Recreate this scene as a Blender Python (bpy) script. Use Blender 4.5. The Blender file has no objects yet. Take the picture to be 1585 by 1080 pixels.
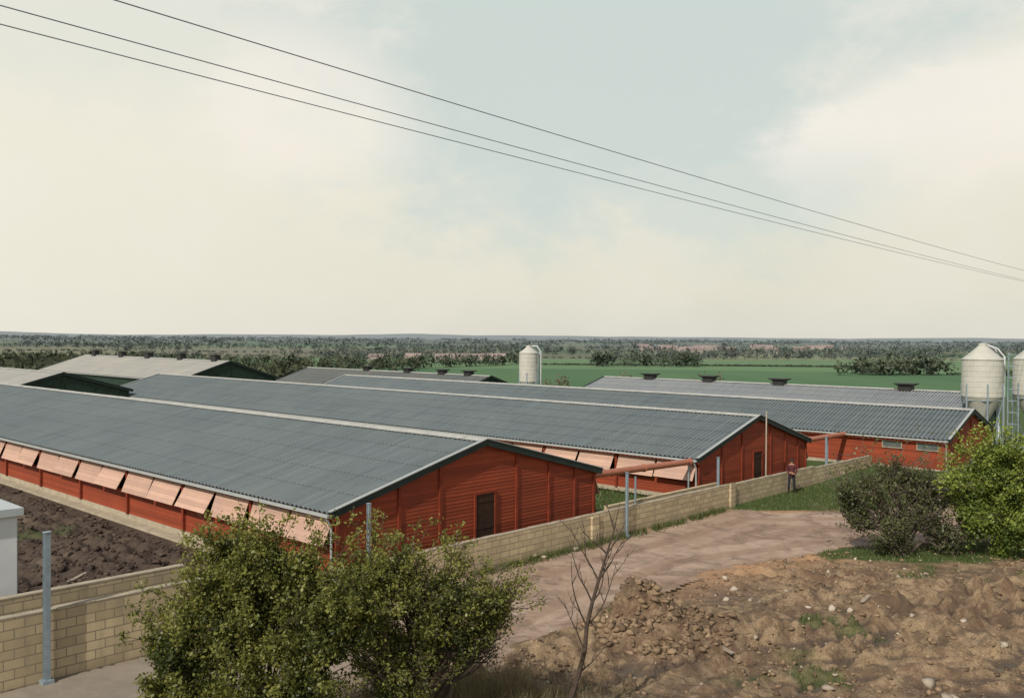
import bpy, math, random
import numpy as np
from mathutils import Vector, Matrix, Quaternion
random.seed(7); rng=np.random.default_rng(7)
S=bpy.context.scene
COL=S.collection
# ---------------------------------------------------------------- helpers
def link(o,parent=None):
    COL.objects.link(o)
    if parent: o.parent=parent
    return o
def empty(name,loc=(0,0,0),rz=0):
    e=bpy.data.objects.new(name,None); e.location=loc; e.rotation_euler=(0,0,rz); e.empty_display_size=.5
    return link(e)
def mesh_np(name,V,F,mat=None,parent=None,col=None,smooth=False,mi=None,loc=None):
    V=np.asarray(V,dtype=np.float32).reshape(-1,3); 
    me=bpy.data.meshes.new(name)
    if isinstance(F,np.ndarray):
        k=F.shape[1]; n=F.shape[0]
        me.vertices.add(len(V)); me.vertices.foreach_set('co',V.ravel())
        me.loops.add(n*k); me.loops.foreach_set('vertex_index',F.astype(np.int32).ravel())
        me.polygons.add(n); me.polygons.foreach_set('loop_start',np.arange(0,n*k,k,dtype=np.int32))
        me.update(calc_edges=True)
    else:
        me.from_pydata([tuple(v) for v in V],[],F); me.update()
    if smooth: me.polygons.foreach_set('use_smooth',np.ones(len(me.polygons),dtype=bool))
    if col is not None:
        c=np.asarray(col,dtype=np.float32).reshape(-1,4)
        a=me.attributes.new('Col','FLOAT_COLOR','POINT'); a.data.foreach_set('color',c.ravel())
    if mat is not None:
        for m in (mat if isinstance(mat,(list,tuple)) else [mat]): me.materials.append(m)
    if mi is not None: me.polygons.foreach_set('material_index',np.asarray(mi,dtype=np.int32))
    o=bpy.data.objects.new(name,me)
    if loc is not None: o.location=loc
    return link(o,parent)
class MB:
    """collects boxes / beams / quads into one mesh"""
    def __init__(s): s.v=[];s.f=[];s.c=[]
    def quad(s,a,b,c,d,col=None):
        n=len(s.v); s.v+= [a,b,c,d]; s.f.append((n,n+1,n+2,n+3)); r=random.random() if col is None else col
        s.c+=[(r,r,r,1)]*4
    def poly(s,pts,col=None):
        n=len(s.v); s.v+=list(pts); s.f.append(tuple(range(n,n+len(pts)))); r=random.random() if col is None else col
        s.c+=[(r,r,r,1)]*len(pts)
    def box(s,a,b):
        x0,y0,z0=a;x1,y1,z1=b;n=len(s.v); r=random.random()
        s.v+=[(x0,y0,z0),(x1,y0,z0),(x1,y1,z0),(x0,y1,z0),(x0,y0,z1),(x1,y0,z1),(x1,y1,z1),(x0,y1,z1)]
        s.c+=[(r,r,r,1)]*8
        s.f+=[(n,n+3,n+2,n+1),(n+4,n+5,n+6,n+7),(n,n+1,n+5,n+4),(n+1,n+2,n+6,n+5),(n+2,n+3,n+7,n+6),(n+3,n,n+4,n+7)]
    def beam(s,p,q,w,h,up=(0,0,1)):
        p=Vector(p);q=Vector(q);d=(q-p).normalized();u=Vector(up);sd=d.cross(u)
        if sd.length<1e-4: sd=d.cross(Vector((1,0,0)))
        sd.normalize();u=sd.cross(d).normalized()
        n=len(s.v);r=random.random()
        for e in (p,q):
            for a,b in ((-1,-1),(1,-1),(1,1),(-1,1)):
                s.v.append(tuple(e+sd*a*w/2+u*b*h/2)); s.c.append((r,r,r,1))
        s.f+=[(n,n+1,n+2,n+3),(n+7,n+6,n+5,n+4)]
        for i in range(4):
            j=(i+1)%4; s.f.append((n+i,n+4+i,n+4+j,n+j))
    def tube(s,pts,rad,k=8,cap=True):
        pts=[Vector(p) for p in pts]; 
        if not hasattr(rad,'__len__'): rad=[rad]*len(pts)
        n0=len(s.v); ref=Vector((0,0,1)); r_=random.random()
        for i,p in enumerate(pts):
            d=(pts[min(i+1,len(pts)-1)]-pts[max(i-1,0)]).normalized()
            if abs(d.dot(ref))>.95: ref=Vector((1,0,0))
            a=d.cross(ref).normalized(); b=d.cross(a)
            for j in range(k):
                t=2*math.pi*j/k; s.v.append(tuple(p+(a*math.cos(t)+b*math.sin(t))*rad[i])); s.c.append((r_,r_,r_,1))
        for i in range(len(pts)-1):
            for j in range(k):
                j2=(j+1)%k; s.f.append((n0+i*k+j,n0+i*k+j2,n0+(i+1)*k+j2,n0+(i+1)*k+j))
        if cap:
            s.f.append(tuple(n0+j for j in range(k-1,-1,-1))); s.f.append(tuple(n0+(len(pts)-1)*k+j for j in range(k)))
    def lathe(s,cx,cy,prof,k=32):
        n0=len(s.v); r_=random.random()
        for r,z in prof:
            for j in range(k):
                t=2*math.pi*j/k; s.v.append((cx+r*math.cos(t),cy+r*math.sin(t),z)); s.c.append((r_,r_,r_,1))
        for i in range(len(prof)-1):
            for j in range(k):
                j2=(j+1)%k; s.f.append((n0+i*k+j,n0+i*k+j2,n0+(i+1)*k+j2,n0+(i+1)*k+j))
    def make(s,name,mat,parent=None,smooth=False):
        return mesh_np(name,s.v,s.f,mat,parent,col=s.c,smooth=smooth)
def hsh(ix,iy,seed):
    n=(ix.astype(np.int64)*374761393+iy.astype(np.int64)*668265263+seed*1442695041)&0x7fffffff
    n=((n^(n>>13))*1274126177)&0x7fffffff
    return ((n^(n>>16))&0xffff)/65535.0
def vnoise(x,y,seed=0):
    ix=np.floor(x);iy=np.floor(y);fx=x-ix;fy=y-iy
    fx=fx*fx*(3-2*fx);fy=fy*fy*(3-2*fy)
    a=hsh(ix,iy,seed);b=hsh(ix+1,iy,seed);c=hsh(ix,iy+1,seed);d=hsh(ix+1,iy+1,seed)
    return (a*(1-fx)+b*fx)*(1-fy)+(c*(1-fx)+d*fx)*fy
def fbm(x,y,s,o=4,seed=0,g=.5):
    t=0;a=1;n=0
    for i in range(o):
        t=t+a*(vnoise(x*s+i*17.3,y*s+i*9.1,seed+i)-.5); n+=a; a*=g; s*=2.07
    return t/n*2
def sst(x,a,b):
    t=np.clip((x-a)/(b-a),0,1); return t*t*(3-2*t)
# ---------------------------------------------------------------- node helpers
def newmat(name):
    m=bpy.data.materials.new(name); m.use_nodes=True; nt=m.node_tree
    bs=nt.nodes['Principled BSDF']; bs.inputs['Roughness'].default_value=.85
    bs.inputs['Specular IOR Level'].default_value=.25
    return m,nt,bs
def nd(nt,typ,props=None,ins=None):
    n=nt.nodes.new(typ)
    for k,v in (props or {}).items(): setattr(n,k,v)
    for k,v in (ins or {}).items():
        if isinstance(v,bpy.types.NodeSocket): nt.links.new(v,n.inputs[k])
        else: n.inputs[k].default_value=v
    return n
def mixc(nt,fac,a,b,mode='MIX'):
    n=nt.nodes.new('ShaderNodeMix'); n.data_type='RGBA'; n.blend_type=mode
    for idx,v in ((0,fac),(6,a),(7,b)):
        if isinstance(v,bpy.types.NodeSocket): nt.links.new(v,n.inputs[idx])
        elif idx==0: n.inputs[0].default_value=v
        else: n.inputs[idx].default_value=(*v,1) if len(v)==3 else v
    return n.outputs[2]
def mth(nt,op,a,b=0.0,c=None,clamp=False):
    n=nt.nodes.new('ShaderNodeMath'); n.operation=op; n.use_clamp=clamp
    for i,v in enumerate((a,b,c)):
        if v is None: continue
        if isinstance(v,bpy.types.NodeSocket): nt.links.new(v,n.inputs[i])
        else: n.inputs[i].default_value=v
    return n.outputs[0]
def ramp(nt,fac,stops):
    n=nt.nodes.new('ShaderNodeValToRGB'); nt.links.new(fac,n.inputs[0])
    e=n.color_ramp.elements
    while len(e)<len(stops): e.new(.5)
    for i,(p,c) in enumerate(stops):
        e[i].position=p; e[i].color=(*c,1) if hasattr(c,'__len__') else (c,c,c,1)
    return n.outputs[0]
def noise(nt,vec,scale,detail=4,rough=.55,dist=0):
    n=nd(nt,'ShaderNodeTexNoise',None,{'Scale':scale,'Detail':detail,'Roughness':rough,'Distortion':dist})
    if vec is not None: nt.links.new(vec,n.inputs['Vector'])
    return n.outputs['Fac']
def mapping(nt,vec,scale=(1,1,1),rot=(0,0,0),loc=(0,0,0)):
    n=nd(nt,'ShaderNodeMapping',None,{'Scale':scale,'Rotation':rot,'Location':loc}); nt.links.new(vec,n.inputs['Vector']); return n.outputs[0]
def bump(nt,bs,h,strength=.5,dist=.02):
    b=nd(nt,'ShaderNodeBump',None,{'Strength':strength,'Distance':dist,'Height':h}); nt.links.new(b.outputs[0],bs.inputs['Normal'])
def objco(nt): return nt.nodes.new('ShaderNodeTexCoord').outputs['Object']
def geopos(nt): return nt.nodes.new('ShaderNodeNewGeometry').outputs['Position']
def attr(nt): 
    n=nt.nodes.new('ShaderNodeAttribute'); n.attribute_name='Col'; return n
# ---------------------------------------------------------------- materials
def m_simple(name,c,var=.25,scale=3,rough=.8,spec=.25,metal=0,bumpd=0):
    m,nt,bs=newmat(name); co=objco(nt); f=noise(nt,co,scale,6,.6)
    f2=noise(nt,co,scale*9,4,.6)
    a=mixc(nt,ramp(nt,f,[(.3,0),(.7,1)]),[x*(1-var) for x in c],[min(1,x*(1+var)) for x in c])
    a=mixc(nt,mth(nt,'MULTIPLY',f2,.5),a,[x*(1-var*1.3) for x in c])
    nt.links.new(a,bs.inputs['Base Color']); bs.inputs['Roughness'].default_value=rough
    bs.inputs['Specular IOR Level'].default_value=spec; bs.inputs['Metallic'].default_value=metal
    if bumpd: bump(nt,bs,f2,.6,bumpd)
    return m
def m_boards(name,c,dark=.55,wx=.4):
    m,nt,bs=newmat(name); co=objco(nt); at=attr(nt)
    g=noise(nt,mapping(nt,co,(2.5,2.5,30)),1.5,6,.65)
    st=noise(nt,mapping(nt,co,(.7,.7,.5)),1.3,4,.6)
    a=mixc(nt,at.outputs['Fac'],[x*dark for x in c],[x*1.1 for x in c])
    a=mixc(nt,mth(nt,'MULTIPLY',ramp(nt,g,[(.35,0),(.75,1)]),wx),a,[c[0]*.45,c[1]*.4,c[2]*.5])
    a=mixc(nt,mth(nt,'MULTIPLY',ramp(nt,st,[(.38,0),(.72,1)]),wx),a,[c[0]*.55,c[1]*.6,c[2]*.8])
    nt.links.new(a,bs.inputs['Base Color']); bs.inputs['Roughness'].default_value=.75
    bump(nt,bs,g,.4,.006); return m
RED=m_boards('red_stained_boards',(.285,.056,.022),.68,.5)
REDP=m_simple('red_stained_post',(.205,.037,.016),.3,4)
FLAP=m_boards('pale_pink_flap_boards',(.50,.325,.24),.82,.3)
PITCH=.26
def m_roof(name,c,streak=.25,rough=.55):
    m,nt,bs=newmat(name); co=objco(nt)
    sh=nd(nt,'ShaderNodeTexBrick',{'offset':0.0},{'Vector':mapping(nt,co,(1,1,1),(0,0,math.pi/2)),'Scale':1.0,'Brick Width':1.04,'Row Height':1.38,'Mortar Size':.0,'Color1':(.2,.2,.2,1),'Color2':(.8,.8,.8,1)})
    n1=noise(nt,mapping(nt,co,(.30,3.2,.35)),1.0,6,.65)
    n2=noise(nt,co,.30,5,.6); n3=noise(nt,co,9,4,.6)
    a=mixc(nt,ramp(nt,n1,[(.3,0),(.72,1)]),[x*(1-streak) for x in c],[x*(1+streak*.8) for x in c])
    a=mixc(nt,mth(nt,'MULTIPLY',sh.outputs['Color'],.22),a,[x*.68 for x in c])
    a=mixc(nt,mth(nt,'MULTIPLY',ramp(nt,n2,[(.42,0),(.7,1)]),.4),a,[c[0]*1.3,c[1]*1.2,c[2]*1.08])
    a=mixc(nt,mth(nt,'MULTIPLY',n3,.3),a,[x*.7 for x in c])
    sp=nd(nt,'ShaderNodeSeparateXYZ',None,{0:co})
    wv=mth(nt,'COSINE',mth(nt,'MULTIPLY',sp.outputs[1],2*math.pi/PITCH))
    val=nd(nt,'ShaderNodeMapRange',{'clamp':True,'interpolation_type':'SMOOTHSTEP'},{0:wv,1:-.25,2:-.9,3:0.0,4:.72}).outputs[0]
    a=mixc(nt,val,a,[x*.25 for x in c])      # corrugation shade painted dark into the valleys of the sheets
    nt.links.new(a,bs.inputs['Base Color']); bs.inputs['Roughness'].default_value=rough; bs.inputs['Specular IOR Level'].default_value=.4
    return m
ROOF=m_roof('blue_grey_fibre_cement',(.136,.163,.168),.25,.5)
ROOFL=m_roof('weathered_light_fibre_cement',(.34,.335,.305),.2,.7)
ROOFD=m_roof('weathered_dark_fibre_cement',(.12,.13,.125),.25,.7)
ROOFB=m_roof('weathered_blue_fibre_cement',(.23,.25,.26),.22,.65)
CAP=m_simple('ridge_cap_grey',(.33,.335,.315),.2,2)
TRIM=m_simple('dark_green_trim',(.018,.032,.030),.3,3,.5)
GREENB=m_simple('dark_green_cladding',(.016,.040,.026),.35,2,.6)
DARK=m_simple('painted_interior_shade',(.012,.010,.009),.3,2)  # near-black colour painted for the unlit shed interior
DOOR=m_simple('dark_brown_door',(.040,.020,.012),.3,6)
CONC=m_simple('pale_concrete',(.36,.31,.23),.25,2.5,.9,bumpd=.01)
WHITE=m_simple('white_paint',(.62,.64,.64),.10,1.5,.6)
SILO=m_simple('cream_silo_paint',(.46,.455,.40),.14,1.2,.5,.35)
GALV=m_simple('galvanised_steel',(.30,.37,.42),.2,5,.45,.5,.35)
GUT=m_simple('grey_plastic_gutter',(.34,.36,.35),.1,3,.5)
PIPE=m_simple('orange_brown_pipe',(.36,.13,.075),.15,3,.45,.4)
COWL=m_simple('black_cowl',(.03,.03,.03),.3,3,.5)
GLASS=m_simple('dusty_window',(.10,.12,.12),.3,3,.2,.5)
WIRE=m_simple('dark_wire',(.17,.185,.23),.1,3,.6)
WOODP=m_simple('creosoted_pole',(.09,.06,.04),.3,4,.8)
def m_block():
    m,nt,bs=newmat('tan_concrete_block'); co=objco(nt)
    sp=nd(nt,'ShaderNodeSeparateXYZ',None,{0:co}); cb=nd(nt,'ShaderNodeCombineXYZ',None,{0:mth(nt,'ADD',sp.outputs[0],sp.outputs[1]),1:sp.outputs[2],2:0.0})
    br=nd(nt,'ShaderNodeTexBrick',{'offset':.5},{'Vector':cb.outputs[0],'Scale':1.0,'Brick Width':.45,'Row Height':.225,'Mortar Size':.013,'Mortar Smooth':.2,'Bias':0.0,
        'Color1':(.60,.485,.30,1),'Color2':(.41,.325,.20,1),'Mortar':(.22,.185,.135,1)})
    st=noise(nt,co,.8,6,.65); f=noise(nt,co,14,5,.65); st2=noise(nt,mapping(nt,co,(2.2,2.2,.35)),1,5,.6)
    a=mixc(nt,mth(nt,'MULTIPLY',ramp(nt,st,[(.42,0),(.72,1)]),.5),br.outputs['Color'],(.25,.21,.145))
    a=mixc(nt,mth(nt,'MULTIPLY',ramp(nt,st2,[(.5,0),(.75,1)]),.5),a,(.18,.155,.11))
    zz=mth(nt,'MULTIPLY',ramp(nt,mth(nt,'ADD',sp.outputs[2],mth(nt,'MULTIPLY',st,.5)),[(.12,1),(.55,0)]),.5)
    a=mixc(nt,zz,a,(.17,.13,.09))
    a=mixc(nt,mth(nt,'MULTIPLY',f,.35),a,(.32,.26,.18))
    nt.links.new(a,bs.inputs['Base Color']); bs.inputs['Roughness'].default_value=.95
    h=mth(nt,'SUBTRACT',mth(nt,'MULTIPLY',f,.35),br.outputs['Fac']); bump(nt,bs,h,.7,.015)
    return m
BLOCK=m_block()
def m_leaf(name,c1,c2,tr=.3):
    m,nt,bs=newmat(name); at=attr(nt)
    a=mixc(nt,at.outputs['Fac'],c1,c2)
    di=nd(nt,'ShaderNodeBsdfDiffuse',None,{'Color':a}); tl=nd(nt,'ShaderNodeBsdfTranslucent',None,{'Color':mixc(nt,.35,a,(c2[0]*1.3,c2[1]*1.3,c2[2]*.5))})
    gl=nd(nt,'ShaderNodeBsdfGlossy',None,{'Roughness':.45,'Color':(1,1,1,1)})
    mx=nd(nt,'ShaderNodeMixShader',None,{0:tr,1:di.outputs[0],2:tl.outputs[0]})
    m2=nd(nt,'ShaderNodeMixShader',None,{0:.02,1:mx.outputs[0],2:gl.outputs[0]})
    nt.links.new(m2.outputs[0],nt.nodes['Material Output'].inputs['Surface']); return m
LEAF_A=m_leaf('hawthorn_leaf',(.026,.042,.012),(.205,.212,.050))
LEAF_B=m_leaf('bright_spring_leaf',(.045,.085,.018),(.25,.30,.055))
LEAF_C=m_leaf('sparse_grey_leaf',(.040,.050,.024),(.125,.140,.055))
BARK=m_simple('bark',(.075,.055,.042),.35,8,.9)
BARKL=m_simple('pale_bark',(.13,.10,.085),.3,8,.9)
def m_fol(name,c1,c2,tr=.1): 
    m,nt,bs=newmat(name); at=attr(nt); nt.links.new(mixc(nt,at.outputs['Fac'],c1,c2),bs.inputs['Base Color']); bs.inputs['Specular IOR Level'].default_value=0; return m
# ---------------------------------------------------------------- layout frame
A=math.atan2(.726,.687)
vx,vy=math.cos(A),math.sin(A); ux,uy=-vy,vx
P0=(-8.7,23.1)
def st(x,y):
    dx=x-P0[0];dy=y-P0[1]; return -(dx*ux+dy*uy), dx*vx+dy*vy
def onwall(t,s=0): return (P0[0]+vx*t-ux*s, P0[1]+vy*t-uy*s)
ROAD=[(-16,8),(-6.2,16.2),(-2.5,20.3),(0.3,23.7),(3.2,28.4),(7.1,32.4),(13,35.6),(20,37),(40,38.5),(40,45),(22,43.6),(15.8,42.4),(12.2,42.3),(10.4,42.9)]
ROAD+= [onwall(26,.2),onwall(10,.12),onwall(-16,.12)]
def sdpoly(x,y,P):
    d=np.full(x.shape,1e9); ins=np.zeros(x.shape,bool); n=len(P)
    for i in range(n):
        ax,ay=P[i];bx,by=P[(i+1)%n]; ex,ey=bx-ax,by-ay
        t=np.clip(((x-ax)*ex+(y-ay)*ey)/(ex*ex+ey*ey),0,1)
        d=np.minimum(d,np.hypot(x-ax-t*ex,y-ay-t*ey))
        c=((ay>y)!=(by>y)); xi=(bx-ax)*(y-ay)/((by-ay) if abs(by-ay)>1e-9 else 1e-9)+ax
        ins^= c&(x<xi)
    return np.where(ins,-d,d)
def basez(x,y):
    z=-10*sst(y,105,300)
    s,t=st(x,y)
    z=z-.18*sst(s,-.2,.4)*sst(t,2,8)*(1-sst(t,22,34))*(1-sst(s,10,16))
    far=sst(y,250,500); z=z+far*fbm(x,y,1/350,3,5)*1.2
    z=z+.25*sst(x,15,22)*sst(y,44,50)*(1-sst(y,70,90))
    return z
def groundz(x,y,detail=True):
    x=np.asarray(x,float);y=np.asarray(y,float)
    z=basez(x,y)
    sd=sdpoly(x,y,ROAD)+fbm(x,y,.9,3,31)*.55; s,t=st(x,y)
    near=(1-sst(np.abs(x),45,60))*(1-sst(y,62,80))
    outside=sst(s,0,.3)
    mud=outside*sst(sd,-.05,.7)*(1-sst(y,39,42))*near
    gr=sst(-((x-16.5)/5.5)**2-((y-34.6)/2.2)**2,-1.3,-.6)
    mud=mud*(1-gr)
    z=z+near*(np.where(s>0,sst(sd,-.1,.35)*.09-.06,0))
    wx=x+.5*fbm(x,y,.8,3,111); wy=y+.5*fbm(x,y,.8,3,112)
    loc=sst(fbm(x,y,.3,2,55),-.3,.35)
    rough=.18*fbm(wx,wy,.35,3,3)+.10*(.5-np.abs(fbm(wx*.6,wy,1.0,4,9)))+loc*.09*np.abs(fbm(wx,wy,2.4,4,14))+(.03+.05*loc)*fbm(x,y,5.5,3,12)+.10*loc*sst(fbm(wx,wy,1.7,4,19),.12,.30)
    z=z+mud*(rough-.05)
    for (cx,cy,R,w) in ((14,6,19.5,.28),(14,6,21.3,.28),(10,8,15.2,.25),(10,8,13.6,.25),(22,12,17.4,.26),(22,12,19.1,.26),(22,12,14.6,.26),(-4,60,36.5,.26),(-4,60,38.2,.26),(30,50,24.2,.26),(30,50,26,.26),(30,50,28.2,.26)):
        d=np.hypot(x-cx,y-cy)-R+.5*fbm(x,y,.3,2,77); on=sst(fbm(x,y,.22,2,int(R*10)),-.35,.0)
        z=z-mud*on*.20*np.exp(-(d/w)**2)+mud*on*.13*np.exp(-((np.abs(d)-.45)/.15)**2)*(1+1.4*fbm(x,y,2.5,2,79))
    m=np.hypot((x-3.9)/1.65,(y-25.0)/1.3); z=z+(1.30*np.clip(1-m,0,1)**.8+.22*np.clip(1-m/1.6,0,1))*(1+.6*fbm(x,y,1.5,5,41,.6))*outside
    m=np.hypot((x-1.7)/1.9,(y-24.0)/.8); z=z+.42*np.clip(1-m,0,1)*(1+.9*fbm(x,y,2,3,43))
    m=np.hypot((x-9.3)/1.3,(y-28.2)/.6); z=z+.5*np.clip(1-m,0,1)*(1+.9*fbm(x,y,2,3,44))
    m=np.hypot((x-12.5)/2.0,(y-25.6)/.6); z=z+.3*np.clip(1-m,0,1)*(1+.9*fbm(x,y,2,3,45))
    soil=near*(1-sst(s,-.9,-.3))*(1-sst(t,4.9,5.8))
    z=z+soil*(.25*np.abs(fbm(x,y,.9,4,51))+.18*fbm(x,y,3.1,3,52)-.05+.07*np.sin(t*5.5+2.5*fbm(x,y,.4,2,53)))
    return z
def axis(lo,f0,f1,hi,st_,g=1.07):
    a=list(np.arange(f0,f1,st_)); 
    s=st_; v=f1; r=[]
    while v<hi: r.append(v); s*=g; v+=s
    r.append(hi); s=st_; v=f0-st_; l=[]
    while v>lo: l.append(v); s*=g; v-=s
    l.append(lo); return np.array(l[::-1]+a+r)
X=axis(-9000,-20,22,9000,.09,1.045); Y=axis(-300,18.5,40,16000,.09,1.03)
GX,GY=np.meshgrid(X,Y)
GZ=groundz(GX,GY)
nx,ny=len(X),len(Y)
V=np.stack([GX,GY,GZ],-1).reshape(-1,3)
idx=np.arange(nx*ny).reshape(ny,nx)
F=np.stack([idx[:-1,:-1],idx[:-1,1:],idx[1:,1:],idx[1:,:-1]],-1).reshape(-1,4)
sG,tG=st(GX,GY); sdG=sdpoly(GX,GY,ROAD)
def masks(x,y,s,t,sd):
    nz=fbm(x,y,.8,4,61)
    out=(s>0)
    g=np.where(out, sst(-((x-16.5)/5.2)**2-((y-34.9)/1.9)**2+nz*.7,-1.15,-.7),0)
    g=np.maximum(g,np.where(out&(y>40.5)&(sd>0),1,0)*sst(sd+nz*.3,.05,.4))
    g=np.maximum(g,np.where(out&(y<39),1,0)*sst(fbm(x,y,.42,4,73)+.6*nz,.34,.66)*.65*sst(sd,.3,1.2))
    g=np.maximum(g,np.where(~out&(t>6.4),1,0)*sst(t+nz*.5,6.4,7.2))
    g=np.maximum(g,sst(y,60,70))
    soil=np.where(~out,1-sst(t,6.3,6.6),0)
    g=np.where(~out&(t<6.4),sst(fbm(x,y,.25,4,75),.35,.5)*.5,g)
    orange=np.where(out,1,0)*np.exp(-((sd-.5)/1.2)**2)*sst(x,3,7)
    return g,soil,orange
g,soil,orr=masks(GX,GY,sG,tG,sdG)
relz=np.clip(.5+(GZ-basez(GX,GY))*2,0,1)
C=np.stack([g,soil,orr,relz],-1).reshape(-1,4)
def m_ground():
    m,nt,bs=newmat('ground_soil_and_grass'); p=geopos(nt); at=attr(nt)
    sp=nd(nt,'ShaderNodeSeparateColor',None,{0:at.outputs['Color']}); pos=nd(nt,'ShaderNodeSeparateXYZ',None,{0:p})
    n1=noise(nt,p,.32,8,.62); n2=noise(nt,p,2.6,8,.7); n3=noise(nt,p,20,5,.7)
    mud=mixc(nt,ramp(nt,n1,[(.42,0),(.58,1)]),(.165,.105,.065),(.300,.215,.125))
    mud=mixc(nt,ramp(nt,n2,[(.44,.0),(.62,.8)]),mud,(.37,.275,.175))
    mud=mixc(nt,mth(nt,'MULTIPLY',ramp(nt,noise(nt,p,1.0,9,.74,.6),[(.48,0),(.58,1)]),.78),mud,(.095,.062,.042))
    mud=mixc(nt,mth(nt,'MULTIPLY',ramp(nt,n3,[(.45,0),(.7,1)]),.65),mud,(.095,.062,.041))
    low=nd(nt,'ShaderNodeMapRange',{'clamp':True},{0:mth(nt,'ADD',at.outputs['Alpha'],mth(nt,'MULTIPLY',n2,.12)),1:.52,2:.38,3:0.0,4:1.0}).outputs[0]
    mud=mixc(nt,mth(nt,'MULTIPLY',low,.8),mud,(.080,.058,.044))
    soil=mixc(nt,ramp(nt,n2,[(.35,0),(.7,1)]),(.042,.029,.023),(.110,.078,.057))
    soil=mixc(nt,mth(nt,'MULTIPLY',ramp(nt,n3,[(.55,0),(.7,1)]),.4),soil,(.16,.125,.09))
    soil=mixc(nt,mth(nt,'MULTIPLY',ramp(nt,n1,[(.55,0),(.68,1)]),.6),soil,(.20,.155,.11))
    ora=mixc(nt,n3,(.34,.18,.10),(.46,.29,.165))
    gr=mixc(nt,ramp(nt,n2,[(.3,0),(.7,1)]),(.028,.060,.017),(.085,.125,.035))
    gr=mixc(nt,mth(nt,'MULTIPLY',n3,.6),gr,(.045,.075,.022))
    c=mixc(nt,mth(nt,'MULTIPLY',sp.outputs[2],mth(nt,'ADD',n2,.25),clamp=True),mud,ora)
    c=mixc(nt,sp.outputs[1],c,soil)
    c=mixc(nt,sp.outputs[0],c,gr)
    mp=mapping(nt,p,(1/300,1/420,1),(0,0,.35))
    vo=nd(nt,'ShaderNodeTexVoronoi',{'distance':'CHEBYCHEV'},{'Vector':mp,'Scale':1.0,'Randomness':.85})
    vs=nd(nt,'ShaderNodeSeparateColor',None,{0:vo.outputs['Color']})
    fc=ramp(nt,vs.outputs[0],[(0,(.060,.140,.052)),(.35,(.080,.160,.062)),(.5,(.18,.21,.11)),(.7,(.15,.135,.09)),(1,(.075,.13,.06))])
    nf=noise(nt,mapping(nt,p,(1/60,1/260,1)),1,5)
    near=mixc(nt,ramp(nt,nf,[(.35,0),(.65,1)]),(.050,.118,.050),(.076,.148,.062))
    yy=pos.outputs[1]
    def band(a,b): 
        n=nd(nt,'ShaderNodeMapRange',{'clamp':True},{0:yy,1:a,2:b,3:0.0,4:1.0}); return n.outputs[0]
    edge=mth(nt,'ADD',yy,mth(nt,'MULTIPLY',pos.outputs[0],.12))
    e2=nd(nt,'ShaderNodeMapRange',{'clamp':True},{0:edge,1:515.0,2:522.0,3:0.0,4:1.0}).outputs[0]
    near=mixc(nt,e2,near,(.105,.180,.080))
    f=mixc(nt,band(740,780),near,fc)
    f=mixc(nt,mth(nt,'MULTIPLY',band(400,3500),.9),f,(.145,.178,.175))  # aerial haze painted as a grey-blue tint growing with distance
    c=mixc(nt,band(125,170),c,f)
    nt.links.new(c,bs.inputs['Base Color'])
    notfar=mth(nt,'SUBTRACT',1.0,band(60,120)); bare=mth(nt,'SUBTRACT',1.0,mth(nt,'MAXIMUM',sp.outputs[0],sp.outputs[1]),clamp=True)
    w=mth(nt,'MULTIPLY',mth(nt,'MULTIPLY',low,bare),notfar)
    nt.links.new(mth(nt,'SUBTRACT',.95,mth(nt,'MULTIPLY',w,.6)),bs.inputs['Roughness'])
    h=mth(nt,'MULTIPLY',mth(nt,'ADD',n3,mth(nt,'MULTIPLY',n2,2.0)),notfar)
    bump(nt,bs,h,.9,.05); return m
ground=mesh_np('ground',V,F,m_ground(),col=C,smooth=True)
# standing water in the ruts
px1=np.arange(-1,21.01,.25); py1=np.arange(19,33.01,.25); WX,WY=np.meshgrid(px1,py1)
rel=groundz(WX,WY)-basez(WX,WY); sdW=sdpoly(WX,WY,ROAD); lev=np.percentile(rel[sdW>1.0],6.5)
WZ=basez(WX,WY)+lev; iw=np.arange(WX.size).reshape(WX.shape); kw=(sdW[:-1,:-1]>.9)&(sdW[1:,1:]>.9)
Fw=np.stack([iw[:-1,:-1][kw],iw[:-1,1:][kw],iw[1:,1:][kw],iw[1:,:-1][kw]],-1)
mw,ntw,bw=newmat('muddy_water'); bw.inputs['Base Color'].default_value=(.10,.085,.065,1); bw.inputs['Roughness'].default_value=.08; bw.inputs['Specular IOR Level'].default_value=.5
mesh_np('puddles',np.stack([WX,WY,WZ],-1).reshape(-1,3),Fw,mw,smooth=True)
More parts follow.
